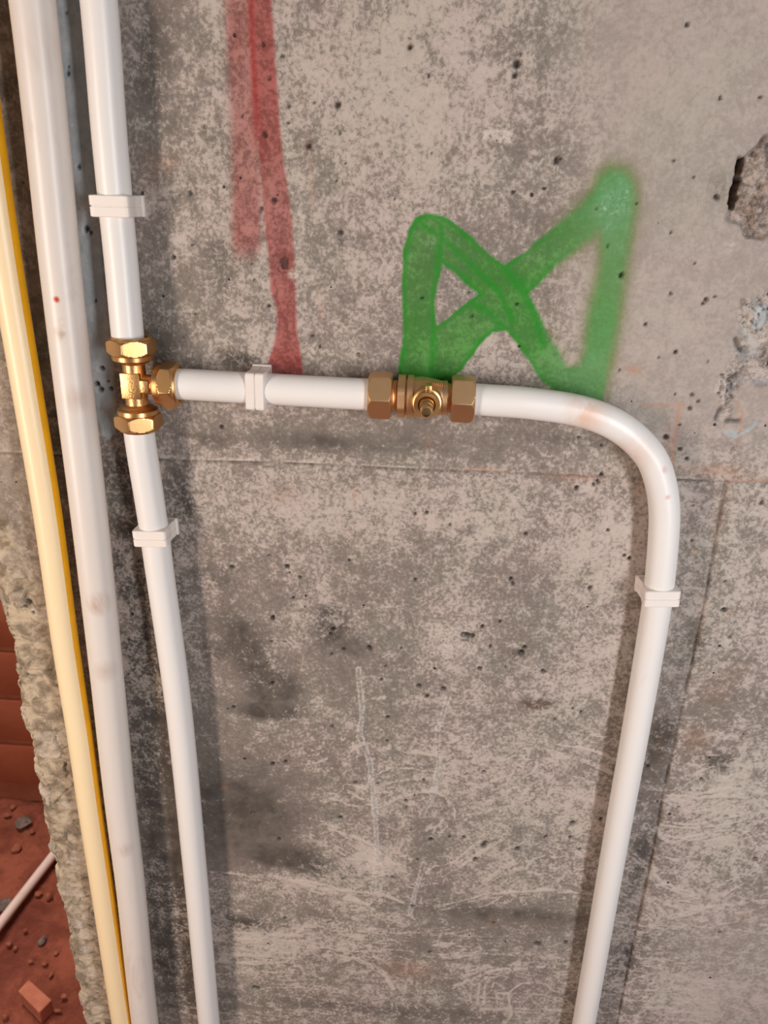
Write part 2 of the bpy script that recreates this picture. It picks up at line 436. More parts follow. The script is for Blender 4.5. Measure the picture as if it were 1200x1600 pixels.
# broad tone of the concrete
n_low = fbm(X * 12, Z * 12, 4, 21)
A['tone'] += 0.5 * n_low
for cx, cy, rx, ry, a in [(880, 60, 330, 200, .55), (1050, 500, 150, 330, .6), (620, 170, 150, 120, .45), (560, 330, 130, 90, .35), (760, 560, 100, 70, .35),
                          (640, 790, 260, 60, .55), (400, 800, 130, 60, .45), (930, 860, 70, 80, .6), (700, 1010, 70, 60, .55), (840, 1080, 120, 50, .35),
                          (590, 1345, 45, 35, 1.0), (860, 1250, 120, 60, .45), (1130, 1560, 120, 60, .8), (1120, 1300, 80, 120, .4), (1150, 900, 70, 120, .3), (440, 1480, 70, 25, .5),
                          (350, 120, 60, 120, .15), (500, 60, 60, 60, .2), (460, 500, 60, 60, .2),
                          (350, 450, 80, 90, -.45), (280, 60, 60, 90, -.6), (540, 1040, 60, 60, -.7), (380, 1260, 110, 110, -1.0), (330, 1200, 60, 120, -.4), (420, 1330, 120, 40, -.9),
                          (480, 680, 260, 25, -.7), (420, 1100, 50, 30, -.9), (650, 990, 40, 40, -.4), (830, 1440, 170, 40, -.7), (600, 1590, 260, 30, -.5), (420, 1430, 90, 25, -.7),
                          (1100, 1110, 60, 60, -.5), (1010, 1230, 40, 90, -.7), (560, 900, 70, 50, -.4), (650, 880, 60, 40, -.4), (1180, 1120, 50, 60, -.3)]:
    A['tone'] += a * blob(cx, cy, rx, ry)
A['smooth'] = np.clip(sst(U + 0.15 * (300 - Vp) + 90 * fbm(X * 14, Z * 14, 3, 30), 830, 1000) * sst(760 - Vp, 0, 120) * 0.9 + 0.55 * sst(U, 980, 1120) * sst(Vp, 1350, 1480), 0, 1)
A['tone'] += 0.02 * A['smooth']
# dark stains, and darker strips along the pipes
dk = np.zeros(X.shape)
for cx, cy, rx, ry, a, r in [(380, 1010, 45, 75, .7, -.5), (425, 1075, 40, 38, .85, 0), (415, 1110, 50, 18, .95, 0), (355, 1020, 60, 40, .5, .4), (375, 1260, 90, 85, .62, 0), (440, 1340, 120, 28, .7, .15), (520, 975, 30, 40, .75, 0),
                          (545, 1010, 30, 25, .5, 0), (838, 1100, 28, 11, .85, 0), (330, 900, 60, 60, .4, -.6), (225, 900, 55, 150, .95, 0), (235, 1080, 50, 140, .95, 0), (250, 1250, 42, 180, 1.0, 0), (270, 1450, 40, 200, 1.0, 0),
                          (190, 740, 45, 60, .6, 0), (285, 780, 30, 90, .6, 0), (60, 600, 60, 200, .45, 0), (30, 150, 40, 200, .45, 0), (60, 860, 70, 90, .45, 0), (245, 120, 40, 200, .45, 0), (265, 300, 30, 120, .3, 0), (250, 540, 40, 80, .55, 0),
                          (330, 235, 50, 20, .3, 0), (350, 420, 50, 60, .35, 0), (370, 560, 70, 15, .5, 0), (470, 690, 220, 20, .42, 0), (1090, 1000, 30, 60, .35, .2), (1030, 1160, 25, 70, .65, .2), (1005, 1340, 28, 120, .55, .2), (980, 1500, 25, 90, .65, .2), (1120, 1190, 30, 25, .5, 0),
                          (820, 1430, 140, 22, .55, 0), (620, 1580, 200, 25, .5, 0), (370, 1440, 80, 18, .6, .1), (660, 935, 30, 20, .35, 0), (725, 995, 22, 12, .6, 0), (810, 1020, 16, 12, .55, 0), (530, 163, 12, 8, .5, 0), (533, 370, 8, 16, .5, 0),
                          (641, 75, 8, 20, .5, 0), (808, 105, 10, 26, .5, 0), (483, 228, 10, 12, .5, 0), (950, 1500, 60, 40, .25, 0), (910, 960, 50, 60, .2, 0), (1100, 430, 6, 6, .1, 0), (900, 690, 120, 14, .35, .1),
                          (520, 240, 60, 20, .25, 0), (430, 180, 50, 8, .1, 0), (1170, 300, 40, 50, .25, 0), (1125, 290, 26, 28, .35, 0), (90, 1050, 50, 80, .1, 0)]:
    dk = np.maximum(dk, a * blob(cx, cy, rx, ry, r))
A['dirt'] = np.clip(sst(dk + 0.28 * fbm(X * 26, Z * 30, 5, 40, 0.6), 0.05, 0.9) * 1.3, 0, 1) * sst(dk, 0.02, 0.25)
# wavy trowel crests in the lower half
q = fbm(X * 26 + 3 * fbm(X * 8, Z * 8, 2, 51), Z * 62 + 4 * fbm(X * 7, Z * 7, 2, 52), 4, 50)
cm = sst(Vp + 60 * fbm(X * 9, Z * 9, 2, 53), 1080, 1190) * sst(U, 250, 300) * (0.35 + 0.65 * sst(fbm(X * 7, Z * 12, 2, 54), -.3, .25))
A['crest'] = np.exp(-(q / 0.045) ** 2) * cm
q2 = fbm(X * 14, Z * 75, 3, 57); A['crest'] = np.maximum(A['crest'], np.exp(-((q2 - .1) / 0.05) ** 2) * cm * .7 * sst(Vp, 1380, 1440))
D += 0.0007 * A['crest']
for pts in ([(330, 1362), (400, 1368), (470, 1378), (540, 1392), (600, 1398), (630, 1410)], [(420, 1366), (500, 1392), (570, 1412), (600, 1432)], [(520, 1475), (560, 1500), (600, 1520), (615, 1545)], [(560, 1095), (620, 1085), (680, 1095)], [(310, 1035), (340, 1062), (365, 1090)], [(780, 1395), (860, 1390), (940, 1400)], [(700, 1545), (760, 1520), (850, 1510)], [(1060, 1430), (1120, 1412), (1200, 1408)]):
    d, s_ = line_d(pts); d = d + 0.002 * fbm(X * 120, Z * 120, 3, 61)
    d = d + .004 * fbm(X * 30, Z * 30, 3, 62); c = np.exp(-(d / 0.0016) ** 2) * sst(fbm(X * 45, Z * 45, 2, 66), -.5, .1); A['crest'] = np.maximum(A['crest'], 1.1 * c); D += 0.0008 * c
# vertical drip traces
for pts, w, a in [([(560, 1045), (566, 1110), (562, 1150), (578, 1190), (585, 1255), (590, 1330), (583, 1390)], .0024, 1.0), ([(700, 1090), (684, 1140), (685, 1200), (676, 1245), (658, 1275)], .0022, .8), ([(662, 1350), (648, 1395), (640, 1430)], .0025, .8)]:
    d, s_ = line_d(pts); d = np.abs(d - w * (0.8 + 0.5 * fbm(X * 60, Z * 60, 2, 63)))
    A['lime'] = np.maximum(A['lime'], a * np.exp(-(d / 0.0009) ** 2))
    d2, _ = line_d(pts); D += 0.0006 * np.exp(-(d2 / w) ** 2)
    A['slurry'] = np.maximum(A['slurry'], 0.35 * a * np.exp(-(d2 / w / .9) ** 2) * sst(fbm(X * 40, Z * 25, 2, 64), -.2, .3))
A['lime'] = np.maximum(A['lime'], 0.8 * blob(592, 1345, 26, 30) * sst(fbm(X * 90, Z * 90, 3, 65), -.3, .4))
A['lime'] = np.maximum(A['lime'], 0.9 * sst(poly_sd([(755, 205), (790, 202), (805, 212), (800, 224), (775, 222), (750, 216)]), -.0015, .001))
for cx, cy, rx, ry in [(578, 788, 4, 4), (1140, 385, 12, 6), (1010, 1480, 6, 4), (700, 1000, 40, 30), (470, 350, 6, 60)]:
    A['lime'] = np.maximum(A['lime'], 0.55 * blob(cx, cy, rx, ry))

# horizontal board mark: thin raised fin, the shadow below it grooved and painted dark
hl = [(-60, 703), (100, 708), (290, 716), (450, 720), (642, 730), (850, 737), (1003, 744), (1131, 749), (1300, 751)]
d, sg = line_d(hl); sdv = d * sg                                      # sign tells above / below
brk = sst(fbm(X * 30, Z * 3, 3, 70), -.45, .1)
fin = np.exp(-((d) / 0.0014) ** 2)
A['lime'] = np.maximum(A['lime'], 1.0 * fin * (.35 + .65 * brk) * (0.6 + 0.4 * (blob(370, 718, 120, 40) > .3)))
A['rust'] = np.maximum(A['rust'], fin * sst(fbm(X * 22, Z * 5, 3, 71), -.1, .35) * sst(U, 420, 700) * .9)
D += 0.0016 * fin * (0.4 + 0.6 * brk) 
below = np.exp(-((sdv - (-0.0022)) / 0.0010) ** 2); 
if float(sdv[np.argmin(np.abs(z_all - px(600, 760)[2])), len(s_all) // 2]) > 0: below = np.exp(-((sdv - 0.0022) / 0.0010) ** 2)
D -= 0.0014 * below * brk; A['pit'] = np.maximum(A['pit'], 0.6 * below * (.5 + .5 * brk))
# upright board mark on the right: the panel to its right stands a little lower
vl = [(1185, 420), (1165, 560), (1146, 680), (1134, 753), (1112, 880), (1096, 965), (1080, 1040), (1056, 1147), (1036, 1240), (1020, 1331), (994, 1450), (964, 1600), (940, 1760)]
d, sg = line_d(vl); d = d + 0.0007 * fbm(X * 80, Z * 80, 2, 74)
cr = np.exp(-(d / 0.0010) ** 2) * sst(Vp, 740, 765)
on = 0.45 + .55 * sst(fbm(X * 45, Z * 45, 3, 75), -.35, .05)
D -= 0.0025 * cr * (0.5 + 0.5 * on); A['pit'] = np.maximum(A['pit'], cr * on * .8)
A['ochre'] = np.maximum(A['ochre'], 0.5 * np.exp(-(d / 0.003) ** 2) * sst(Vp, 740, 765) * sst(fbm(X * 20, Z * 20, 2, 76), -.2, .4))
D += 0.0010 * sst(X - np.interp(Z, [px(964, 1600)[2], px(1134, 753)[2]], [px(964, 1600)[0], px(1134, 753)[0]]), -.001, .001) * sst(Vp, 740, 765)
for pts in ([(985, 1508), (1030, 1505), (1085, 1500)], [(945, 1520), (978, 1516)], [(1120, 1447), (1150, 1443)]):
    d, _ = line_d(pts); c = np.exp(-(d / 0.0006) ** 2); D -= 0.0008 * c; A['pit'] = np.maximum(A['pit'], .35 * c)
# fine hairline stain running down from the top
for pts in ([(470, 0), (472, 160), (488, 280), (492, 420), (503, 500)], [(920, 0), (918, 75), (912, 90)], [(555, 730), (556, 775)]):
    d, _ = line_d(pts); A['rust'] = np.maximum(A['rust'], .35 * np.exp(-(d / 0.0015) ** 2) * sst(fbm(X * 20, Z * 20, 2, 77), -.3, .3))

# pink brick-dust scratches near the bend
for pts, w, a in [([(1062, 630), (1052, 700), (1048, 740)], .0020, .85), ([(1045, 660), (1043, 700), (1040, 720)], .0014, .6), ([(1005, 634), (1068, 632)], .0018, .55), ([(1160, 640), (1156, 690)], .0012, .7), ([(1153, 625), (1152, 650)], .001, .6)]:
    d, _ = line_d(pts); A['rust'] = np.maximum(A['rust'], a * np.exp(-(d / w) ** 2))
for cx, cy, rx, ry, a in [(990, 578, 12, 7, .8), (930, 530, 8, 14, .7), (955, 560, 12, 10, .5), (640, 1515, 40, 20, .35), (350, 1230, 6, 6, .4), (555, 770, 4, 14, .5), (1110, 735, 60, 10, .5), (903, 745, 40, 6, .6), (1138, 960, 6, 10, .2), (1085, 860, 6, 6, .5), (260, 255, 25, 10, .3), (1010, 1172, 3, 3, .7), (670, 690, 6, 12, .3), (1000, 760, 5, 20, .4)]:
    A['rust'] = np.maximum(A['rust'], a * blob(cx, cy, rx, ry))
for cx, cy, rx, ry, a in [(1085, 1155, 22, 28, .65), (1120, 1080, 28, 40, .35), (1150, 1050, 20, 20, .3), (440, 770, 20, 16, .5), (240, 270, 20, 30, .35), (470, 590, 10, 60, .15), (1135, 770, 10, 30, .4), (1120, 815, 8, 30, .5), (483, 225, 6, 8, .5), (838, 1102, 20, 8, .5), (770, 1440, 6, 14, .5), (1160, 1430, 6, 20, .4), (1030, 1170, 10, 60, .3), (893, 755, 3, 12, .6), (545, 845, 12, 25, .2), (90, 860, 60, 100, .3)]:
    A['ochre'] = np.maximum(A['ochre'], a * blob(cx, cy, rx, ry))

# grey cement slurry strip behind the risers
sl = poly_sd([(80, -30), (132, -30), (140, 120), (152, 300), (162, 420), (172, 520), (180, 610), (183, 660), (180, 680), (170, 686), (158, 680), (150, 655), (130, 500), (105, 250)])
sl = sl + 0.0012 * fbm(X * 90, Z * 60, 3, 80)
A['slurry'] = np.maximum(A['slurry'], sst(sl, -.0012, .0012) * (1 - 0.9 * blob(140, 335, 26, 30) * sst(fbm(X * 90, Z * 90, 3, 81), -.2, .3)))
D += 0.0012 * sst(sl, -.001, .002)

# broken-out patch on the right
rg = poly_sd([(1230, 195), (1200, 205), (1178, 228), (1162, 240), (1156, 258), (1150, 285), (1143, 300), (1140, 322), (1132, 338), (1140, 352), (1158, 358), (1165, 372), (1185, 380), (1230, 372)])
rg = rg + 0.003 * fbm(X * 130, Z * 130, 3, 90)
f1, f2, cid = worley(X * 95 + fbm(X * 60, Z * 60, 2, 92), Z * 95, 91)
inn = sst(rg, 0, .004)
D += inn * (-0.007 + 0.006 * cid + 0.003 * fbm(X * 120, Z * 120, 4, 93) - 0.003 * sst(f1, .3, .7))
A['dirt'] = np.maximum(A['dirt'], inn * 0.55 * sst(fbm(X * 60, Z * 60, 3, 94), -.3, .5)); A['ochre'] = np.maximum(A['ochre'], inn * .25); A['smooth'] *= 1 - inn
cav = poly_sd([(1153, 243), (1168, 246), (1166, 258), (1160, 275), (1168, 284), (1160, 292), (1154, 305), (1152, 326), (1140, 327), (1139, 315), (1143, 295), (1149, 270)])
cav = cav + 0.0016 * fbm(X * 200, Z * 200, 2, 95)
D -= 0.022 * sst(cav, -.001, .0028); A['ochre'] = np.maximum(A['ochre'], sst(cav, -.001, .002)); A['pit'] = np.maximum(A['pit'], .8 * sst(cav, 0, .002))
for cx, cy, r, h in [(1165, 342, 5, .004), (1178, 344, 5, .003), (1150, 330, 5, .003), (1134, 350, 5, .002), (1170, 362, 9, .003), (1185, 328, 12, .004), (1160, 270, 6, .005)]:
    D += h * blob(cx, cy, r, r)
# rough skin left of the cavity
rs = np.clip(blob(1124, 272, 26, 26) + blob(1135, 305, 14, 22) + blob(1120, 350, 30, 14) * .6, 0, 1)
D += rs * 0.0014 * fbm(X * 160, Z * 160, 4, 96)
# crumbled rubble zone further down the right border
rb = poly_sd([(1230, 440), (1196, 448), (1180, 470), (1160, 468), (1150, 482), (1152, 520), (1145, 560), (1136, 570), (1118, 595), (1115, 612), (1130, 640), (1118, 655), (1128, 668), (1145, 655), (1146, 625), (1160, 600), (1230, 610)])
rb = sst(rb + 0.0045 * fbm(X * 90, Z * 90, 3, 97), -.0005, .004)
f1, f2, cid = worley(X * 75 + 1.6 * fbm(X * 55, Z * 55, 3, 99), Z * 60 + 1.3 * fbm(X * 60 + 9, Z * 60, 3, 199), 98)
crk = np.exp(-((f2 - f1) / 0.07) ** 2) * sst(fbm(X * 70, Z * 70, 3, 198), -.3, .2)
D += rb * (-0.002 + 0.004 * cid + 0.001 * fbm(X * 150, Z * 150, 3, 100) - 0.0035 * crk)
A['pit'] = np.maximum(A['pit'], rb * crk * .7 * sst(cid, .2, .5)); A['lime'] = np.maximum(A['lime'], rb * .3 * (cid > .66)); A['slurry'] = np.maximum(A['slurry'], rb * .35 * (cid < .2)); A['smooth'] *= 1 - rb
st1 = poly_sd([(1176, 480), (1196, 474), (1196, 500), (1186, 516), (1172, 512), (1178, 495)]); k = sst(st1, -.001, .001); A['slurry'] = np.maximum(A['slurry'], k); D += k * .003; A['lime'] = np.where(k > .5, .5 * k, A['lime'])
st1 = poly_sd([(1130, 676), (1138, 671), (1148, 674), (1152, 680), (1162, 674), (1175, 664), (1182, 655), (1184, 662), (1172, 674), (1160, 680), (1148, 685), (1138, 682)]); k = sst(st1, -.001, .0008); A['slurry'] = np.maximum(A['slurry'], k)
for pts in ([(1140, 596), (1134, 592), (1150, 588), (1153, 585)], [(1144, 600), (1143, 625), (1135, 632), (1125, 640), (1118, 655)], [(1158, 700), (1148, 700), (1144, 708)], [(1135, 656), (1155, 658)], [(1168, 555), (1155, 545), (1150, 530)]):
    d, _ = line_d(pts); d = d + .001 * fbm(X * 200, Z * 200, 2, 101); c = np.exp(-(d / 0.0014) ** 2); D -= .002 * c; A['pit'] = np.maximum(A['pit'], .8 * c * sst(fbm(X * 120, Z * 120, 2, 102), -.4, .1))

# chipped spot inside the red stripe
ch = np.clip(blob(443, 412, 15, 17), 0, 1) * sst(fbm(X * 110, Z * 110, 3, 103), -.5, .2)
D -= ch * 0.004; A['pit'] = np.maximum(A['pit'], .85 * sst(blob(443, 410, 9, 12) + .3 * fbm(X * 180, Z * 180, 3, 104), .45, .7)); A['lime'] = np.maximum(A['lime'], 1.0 * sst(blob(458, 428, 8, 8), .35, .6))

# placed air holes: (x, y, radius in photo pixels)
PITS = [(412, 70, 3.6), (442, 87, 2.4), (528, 163, 4.5), (450, 192, 3), (414, 210, 3.6), (483, 229, 3.2), (531, 207, 2.6), (429, 313, 3.5), (433, 305, 2.4), (409, 326, 3), (532, 364, 4), (641, 73, 4), (320, 198, 2.5), (397, 438, 2.4), (560, 553, 2.6), (670, 118, 3),
        (379, 182, 2.4), (421, 123, 2.2), (540, 255, 2), (526, 282, 2), (617, 310, 2), (674, 240, 2), (492, 161, 2), (451, 166, 2.4), (488, 525, 2), (500, 542, 2), (420, 478, 2.6), (393, 412, 2.2),
        (808, 100, 6), (804, 118, 4), (814, 84, 3), (1073, 38, 4), (870, 250, 5), (802, 300, 2.6), (851, 294, 2.6), (971, 430, 4.4), (1009, 507, 3), (877, 248, 2), (994, 318, 2), (933, 325, 2), (950, 384, 2), (738, 494, 2.6), (808, 475, 2.6), (733, 456, 2), (660, 466, 2.4),
        (1126, 153, 3), (1188, 152, 3), (1053, 251, 2.6), (1084, 277, 3), (1049, 363, 2.6), (1086, 411, 2.6), (1048, 459, 3.2), (1104, 468, 4), (1099, 474, 3.4), (1117, 463, 2.4), (1056, 550, 4), (1082, 617, 3.4), (1091, 627, 2.6), (1078, 638, 3.2), (1040, 683, 4.2), (1062, 664, 2.4), (1120, 308, 4.5), (1009, 508, 2.4), (1107, 565, 2), (1128, 586, 3), (1030, 558, 2.2), (968, 578, 2.4), (1055, 616, 2.2),
        (346, 712 - 45, 3.4), (520, 983, 4.6), (517, 990, 3), (577, 1013, 5), (730, 993, 5), (738, 994, 5), (724, 990, 3.5), (815, 1020, 5), (820, 1012, 4), (798, 905, 4), (801, 912, 3.5), (426, 966, 4), (448, 885, 3.6), (469, 902, 3), (362, 886, 3.6), (537, 1014, 3.2), (781, 971, 3.4), (750, 1045, 3.6), (693, 1076, 3.6), (425, 1068, 4), (848, 1050, 3.4), (458, 935, 3), (649, 803, 2.8), (667, 801, 2.6), (420, 840 + 28, 2.4), (649, 905, 2.8), (822, 834, 2.8), (703, 820, 2.4),
        (754, 979, 3), (766, 1010, 2.8), (603, 1041, 2.4), (596, 1062, 2.4), (655, 1072, 3.5), (668, 1088, 3), (606, 1120, 2.6), (519, 1135, 2.4), (605, 1158, 2.6), (424, 1003, 2.6), (445, 1003, 2), (518, 1022, 2.6), (365, 1105, 3), (627, 1013, 2.4), (418, 1035, 2),
        (426, 1194, 4), (446, 1190, 2.6), (395, 1270, 3), (436, 1311, 3), (532, 1278, 3), (556, 1223, 3), (729, 1210, 2.8), (755, 1322, 4.5), (759, 1317, 3.5), (742, 1342, 4.5), (808, 1326, 4.2), (895, 1287, 5), (840, 1475, 5), (771, 1442, 3), (400, 1544, 5), (634, 1252, 3.6), (635, 1262, 3), (642, 1297, 2.8), (703, 1308, 2.6), (725, 1308, 2.6), (590, 1225, 2.2), (536, 1373, 3), (613, 1371, 2.8), (446, 1435, 2.4), (514, 1441, 2.4), (673, 1312, 3.6), (652, 1344, 3), (853, 1308, 2.8), (662, 1219, 2.6), (645, 1415, 3), (884, 1473, 3.6), (672, 1488, 3), (422, 1498, 2), (548, 1493, 2), (756, 1206, 3),
        (901, 762, 4.2), (950, 829, 3.2), (976, 868, 3.4), (984, 873, 4), (922, 919, 4), (1062, 702, 4), (1073, 717, 3.2), (940, 696, 2.6), (904, 683, 2.2), (1190, 785, 3.4), (1133, 953, 4), (1129, 952, 3), (1140, 995, 3.2), (1133, 908, 2.8), (908, 1112, 3), (895, 1107, 2.6), (867, 1124, 2.4), (851, 1050, 2.6), (1081, 845, 2.6), (1082, 790, 2.2), (934, 752, 3.6), (940, 742, 4), (928, 757, 3),
        (1095, 1216, 3), (1011, 1197, 3.4), (891, 1308, 2.8), (905, 1327, 2.8), (940, 1280, 3.2), (996, 1330, 2.2), (912, 1213, 2), (1180, 1341, 4), (1124, 1456, 2.2), (1016, 1533, 2.4), (1060, 1260, 2),
        (124, 261, 2.6), (105, 22, 2.2), (107, 115, 3), (108, 105, 2), (136, 358, 4.5), (143, 364, 3), (160, 575, 4.5), (152, 600, 5), (158, 608, 4), (174, 607, 4), (170, 595, 2.6), (150, 470, 2), (221, 302, 3), (297, 302, 3.4), (281, 305, 2), (271, 402, 3.6), (301, 382, 2), (306, 490, 2), (216, 878, 3), (205, 960, 3), (200, 1000, 2.5), (64, 290, 2.6), (35, 285, 2.2), (22, 530, 3), (38, 560, 3), (45, 940, 5), (40, 948, 3), (52, 957, 3)]
ring = [(853, 525, 7.5)]
for cx, cy, r in PITS:
    c = px(cx, cy); k = float(mpp(cx, cy)) * 0.85; R_ = r * k
    i0, i1 = np.searchsorted(z_all, [c[2] - 4 * R_ - .002, c[2] + 4 * R_ + .002]); j0, j1 = np.searchsorted(s_all, [c[0] - EDGE - 4 * R_ - .002, c[0] - EDGE + 4 * R_ + .002])
    xs = X[i0:i1, j0:j1]; zs = Z[i0:i1, j0:j1]
    e1, e2, rt = random.uniform(.75, 1.15), random.uniform(.9, 1.35), random.uniform(0, 3.1)
    dx, dz = xs - c[0], zs - c[2]
    dd = np.hypot((dx * math.cos(rt) + dz * math.sin(rt)) * e1 / R_, (-dx * math.sin(rt) + dz * math.cos(rt)) / e2 / R_) + .25 * fbm(xs * 300, zs * 300, 2, int(cx))
    w = sst(dd, 1.3, .55) if False else 1 - sst(dd, .55, 1.3)
    D[i0:i1, j0:j1] -= w * min(.0045, R_ * 1.6)
    A['pit'][i0:i1, j0:j1] = np.maximum(A['pit'][i0:i1, j0:j1], w)
for cx, cy, r in ring:
    c = px(cx, cy); k = float(mpp(cx, cy)); dd = np.hypot(X - c[0], Z - c[2]) / (r * k)
    D -= .002 * np.exp(-((dd - 1) / .35) ** 2); A['ochre'] = np.maximum(A['ochre'], .6 * np.exp(-((dd - 1) / .35) ** 2) * (X > c[0] - .001))

# spray paint: red stripes
rL = [(349, -20), (350, 0), (355, 95), (360, 190), (362, 300), (362, 370), (364, 395), (366, 412)]
rR = [(398, -20), (399, 0), (402, 95), (405, 190), (410, 290), (408, 380), (404, 395), (400, 412)]
sd = poly_sd(rL + rR[::-1]) + 0.0008 * fbm(X * 150, Z * 150, 3, 110)
soft = sst(sd, -.004, .0045)
A['red'] = np.maximum(A['red'], soft * 0.84 * (1 - .75 * sst(Vp, 375, 415)) * (.85 + .3 * fbm(X * 20, Z * 10, 3, 111)))
mL = [(386, -20), (388, 0), (390, 60), (392, 100), (401, 200), (407, 262), (413, 340), (420, 400), (423, 455), (432, 480), (434, 510), (429, 540), (421, 558), (419, 575), (418, 608)]
mR = [(422, -20), (424, 0), (430, 100), (437, 200), (444, 262), (451, 310), (456, 345), (459, 400), (461, 455), (462, 490), (464, 515), (468, 545), (472, 572), (473, 610)]
sd = poly_sd(mL + mR[::-1]) + 0.0006 * fbm(X * 150, Z * 150, 3, 112)
main = sst(sd, -.0016, .0014)
A['red'] = np.maximum(A['red'], main * (.86 + .10 * sst(260 - Vp, -40, 40) + .12 * fbm(X * 26, Z * 8, 3, 113)))
d, _ = line_d([(392, -20), (394, 60), (397, 150), (400, 230)]); A['redrim'] = .75 * np.exp(-(d / .0022) ** 2) * (1 - sst(Vp, 190, 260)) + .35 * main * np.exp(-(np.maximum(sd, 0) / .0022) ** 2) + .35 * main * blob(450, 565, 40, 20)
A['red'] *= 1 - .8 * sst(blob(458, 428, 9, 9), .3, .6)

# spray paint: green bow-tie mark
outl = [(622, 640), (622, 575), (628, 548), (628, 450), (631, 390), (638, 360), (650, 342), (668, 333), (690, 337), (715, 353), (750, 382), (789, 414), (825, 388), (862, 358), (905, 322), (928, 296), (938, 272), (955, 262), (978, 266), (990, 285), (993, 315), (984, 380), (974, 440), (966, 500), (955, 560), (944, 605), (938, 660), (900, 660), (870, 612), (845, 596), (822, 560), (805, 532), (789, 517), (770, 520), (752, 535), (738, 556), (722, 578), (708, 590), (700, 640)]
h1 = [(691, 412), (712, 428), (748, 460), (715, 484), (682, 509), (679, 480), (684, 440)]
h2 = [(936, 362), (940, 404), (930, 450), (920, 488), (914, 545), (905, 572), (887, 574), (862, 530), (838, 482), (825, 458), (870, 414)]
sdo = poly_sd(outl); sd1 = poly_sd(h1); sd2 = poly_sd(h2)
sd = np.minimum(sdo, np.minimum(-sd1, -sd2))
rt_ = sst(U, 800, 950)
softw = 0.0010 + 0.0050 * rt_ * sst(620 - Vp, 0, 60)
jag = 0.0010 * fbm(X * 160, Z * 160, 4, 120, .65) + .0016 * fbm(X * 50, Z * 50, 2, 122) * (1 - rt_)
t = np.clip((sd + jag + softw * .8) / (1.7 * softw), 0, 1); g = t * t * (3 - 2 * t)
A['green'] = g * np.clip(.80 + .20 * fbm(X * 30, Z * 30, 3, 121) + .15 * (1 - rt_), 0, 1)
A['greenrim'] = np.clip((1 - .55 * rt_) * g * np.exp(-(np.maximum(sd - .0012, 0) / .0026) ** 2), 0, 1) * (1 - .85 * rt_) * .85
for pts, w in [([(690, 350), (684, 420), (678, 520), (672, 600)], .0032), ([(652, 345), (700, 380), (780, 455), (800, 500)], .0025), ([(789, 517), (765, 490), (735, 470)], .003), ([(815, 440), (835, 490), (850, 540)], .003), ([(790, 420), (812, 450), (830, 480)], .004), ([(625, 590), (700, 590)], .006)]:
    d, _ = line_d(pts); d = d + .001 * fbm(X * 100, Z * 100, 3, 123); A['greenrim'] = np.maximum(A['greenrim'], .8 * g * np.exp(-(d / w) ** 2))
A['greenhaze'] = rt_ * np.exp(-(np.maximum(-sd, 0) / .0065) ** 2) * .95 * sst(640 - Vp, 0, 30)
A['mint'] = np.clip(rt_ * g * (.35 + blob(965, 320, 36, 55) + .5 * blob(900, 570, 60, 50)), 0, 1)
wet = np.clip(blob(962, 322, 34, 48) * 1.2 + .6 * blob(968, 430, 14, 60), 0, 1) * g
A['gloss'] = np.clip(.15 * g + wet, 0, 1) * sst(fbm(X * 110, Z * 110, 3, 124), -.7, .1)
D += 0.00060 * wet * fbm(X * 330, Z * 330, 3, 125)

# lumpy, crumbling skin along the wall's left edge
eb = S + 0.012 * fbm(Z * 22, X * 6, 3, 130)
wide = np.interp(Z, [px(131, 1600)[2], px(60, 1280)[2], px(0, 1000)[2], px(0, 900)[2], px(0, 700)[2]], [.085, .082, .075, .035, .012])
ez = sst(wide - S + .010 * fbm(X * 30, Z * 30, 3, 131), -.006, .012)
ez = np.maximum(ez, side)
f1, f2, cid = worley((X - Y) * 42 + .9 * fbm(X * 30, Z * 30, 3, 133), Z * 75 + .8 * fbm(X * 25 + 5, Z * 30, 3, 134), 132)
gap = np.exp(-((f2 - f1) / .07) ** 2) * sst(fbm((X - Y) * 40, Z * 40, 2, 135), -.35, .25)
rgh = 0.0022 * fbm((X - Y) * 70, Z * 110, 4, 136, .6) + 0.0022 * (cid - .4) - .0035 * gap
D += ez * rgh
A['tan'] = np.clip(ez * .85 + .35 * (sst(120 - U, 0, 60)) * (1 - side), 0, 1) * (1 - .5 * A['slurry'])
A['dirt'] *= 1 - ez * .8
A['pit'] = np.maximum(A['pit'] * 1.0, ez * gap * .35)
A['lime'] = np.maximum(A['lime'], ez * .35 * (cid > .8))
# general fine unevenness
D += 0.0005 * fbm(X * 25, Z * 25, 3, 140) + 0.0010 * fbm(X * 55, Z * 70, 3, 141) * sst(130 - U, 0, 40) * (1 - ez)
D += 0.00042 * fbm(X * 160, Z * 160, 3, 142) * (1 - A['smooth'])
# the edge line itself wanders
wob = 0.0035 * fbm(Z * 30, Z * 0 + 3.3, 3, 150) + 0.003 * fbm(Z * 120, Z * 0 + 1.3, 3, 151) + .002 * (cid - .5)
corner = np.exp(-np.maximum(S, 0) / .012) 
rnd = 0.006 * np.exp(-(np.abs(S) / .006) ** 2)                        # worn arris
Xd = X + np.where(S < 0.05, (wob - 0.001) * corner, 0) - side * (D * 1.6) + rnd * .5
Yd = Y - (1 - side) * D + rnd * .5
NX, NZ = len(s_all), len(z_all)
V = np.stack([Xd, Yd, Z], -1).reshape(-1, 3)
idx = np.arange(NX * NZ).reshape(NZ, NX)
Q = np.stack([idx[:-1, :-1], idx[:-1, 1:], idx[1:, 1:], idx[1:, :-1]], -1).reshape(-1, 4)
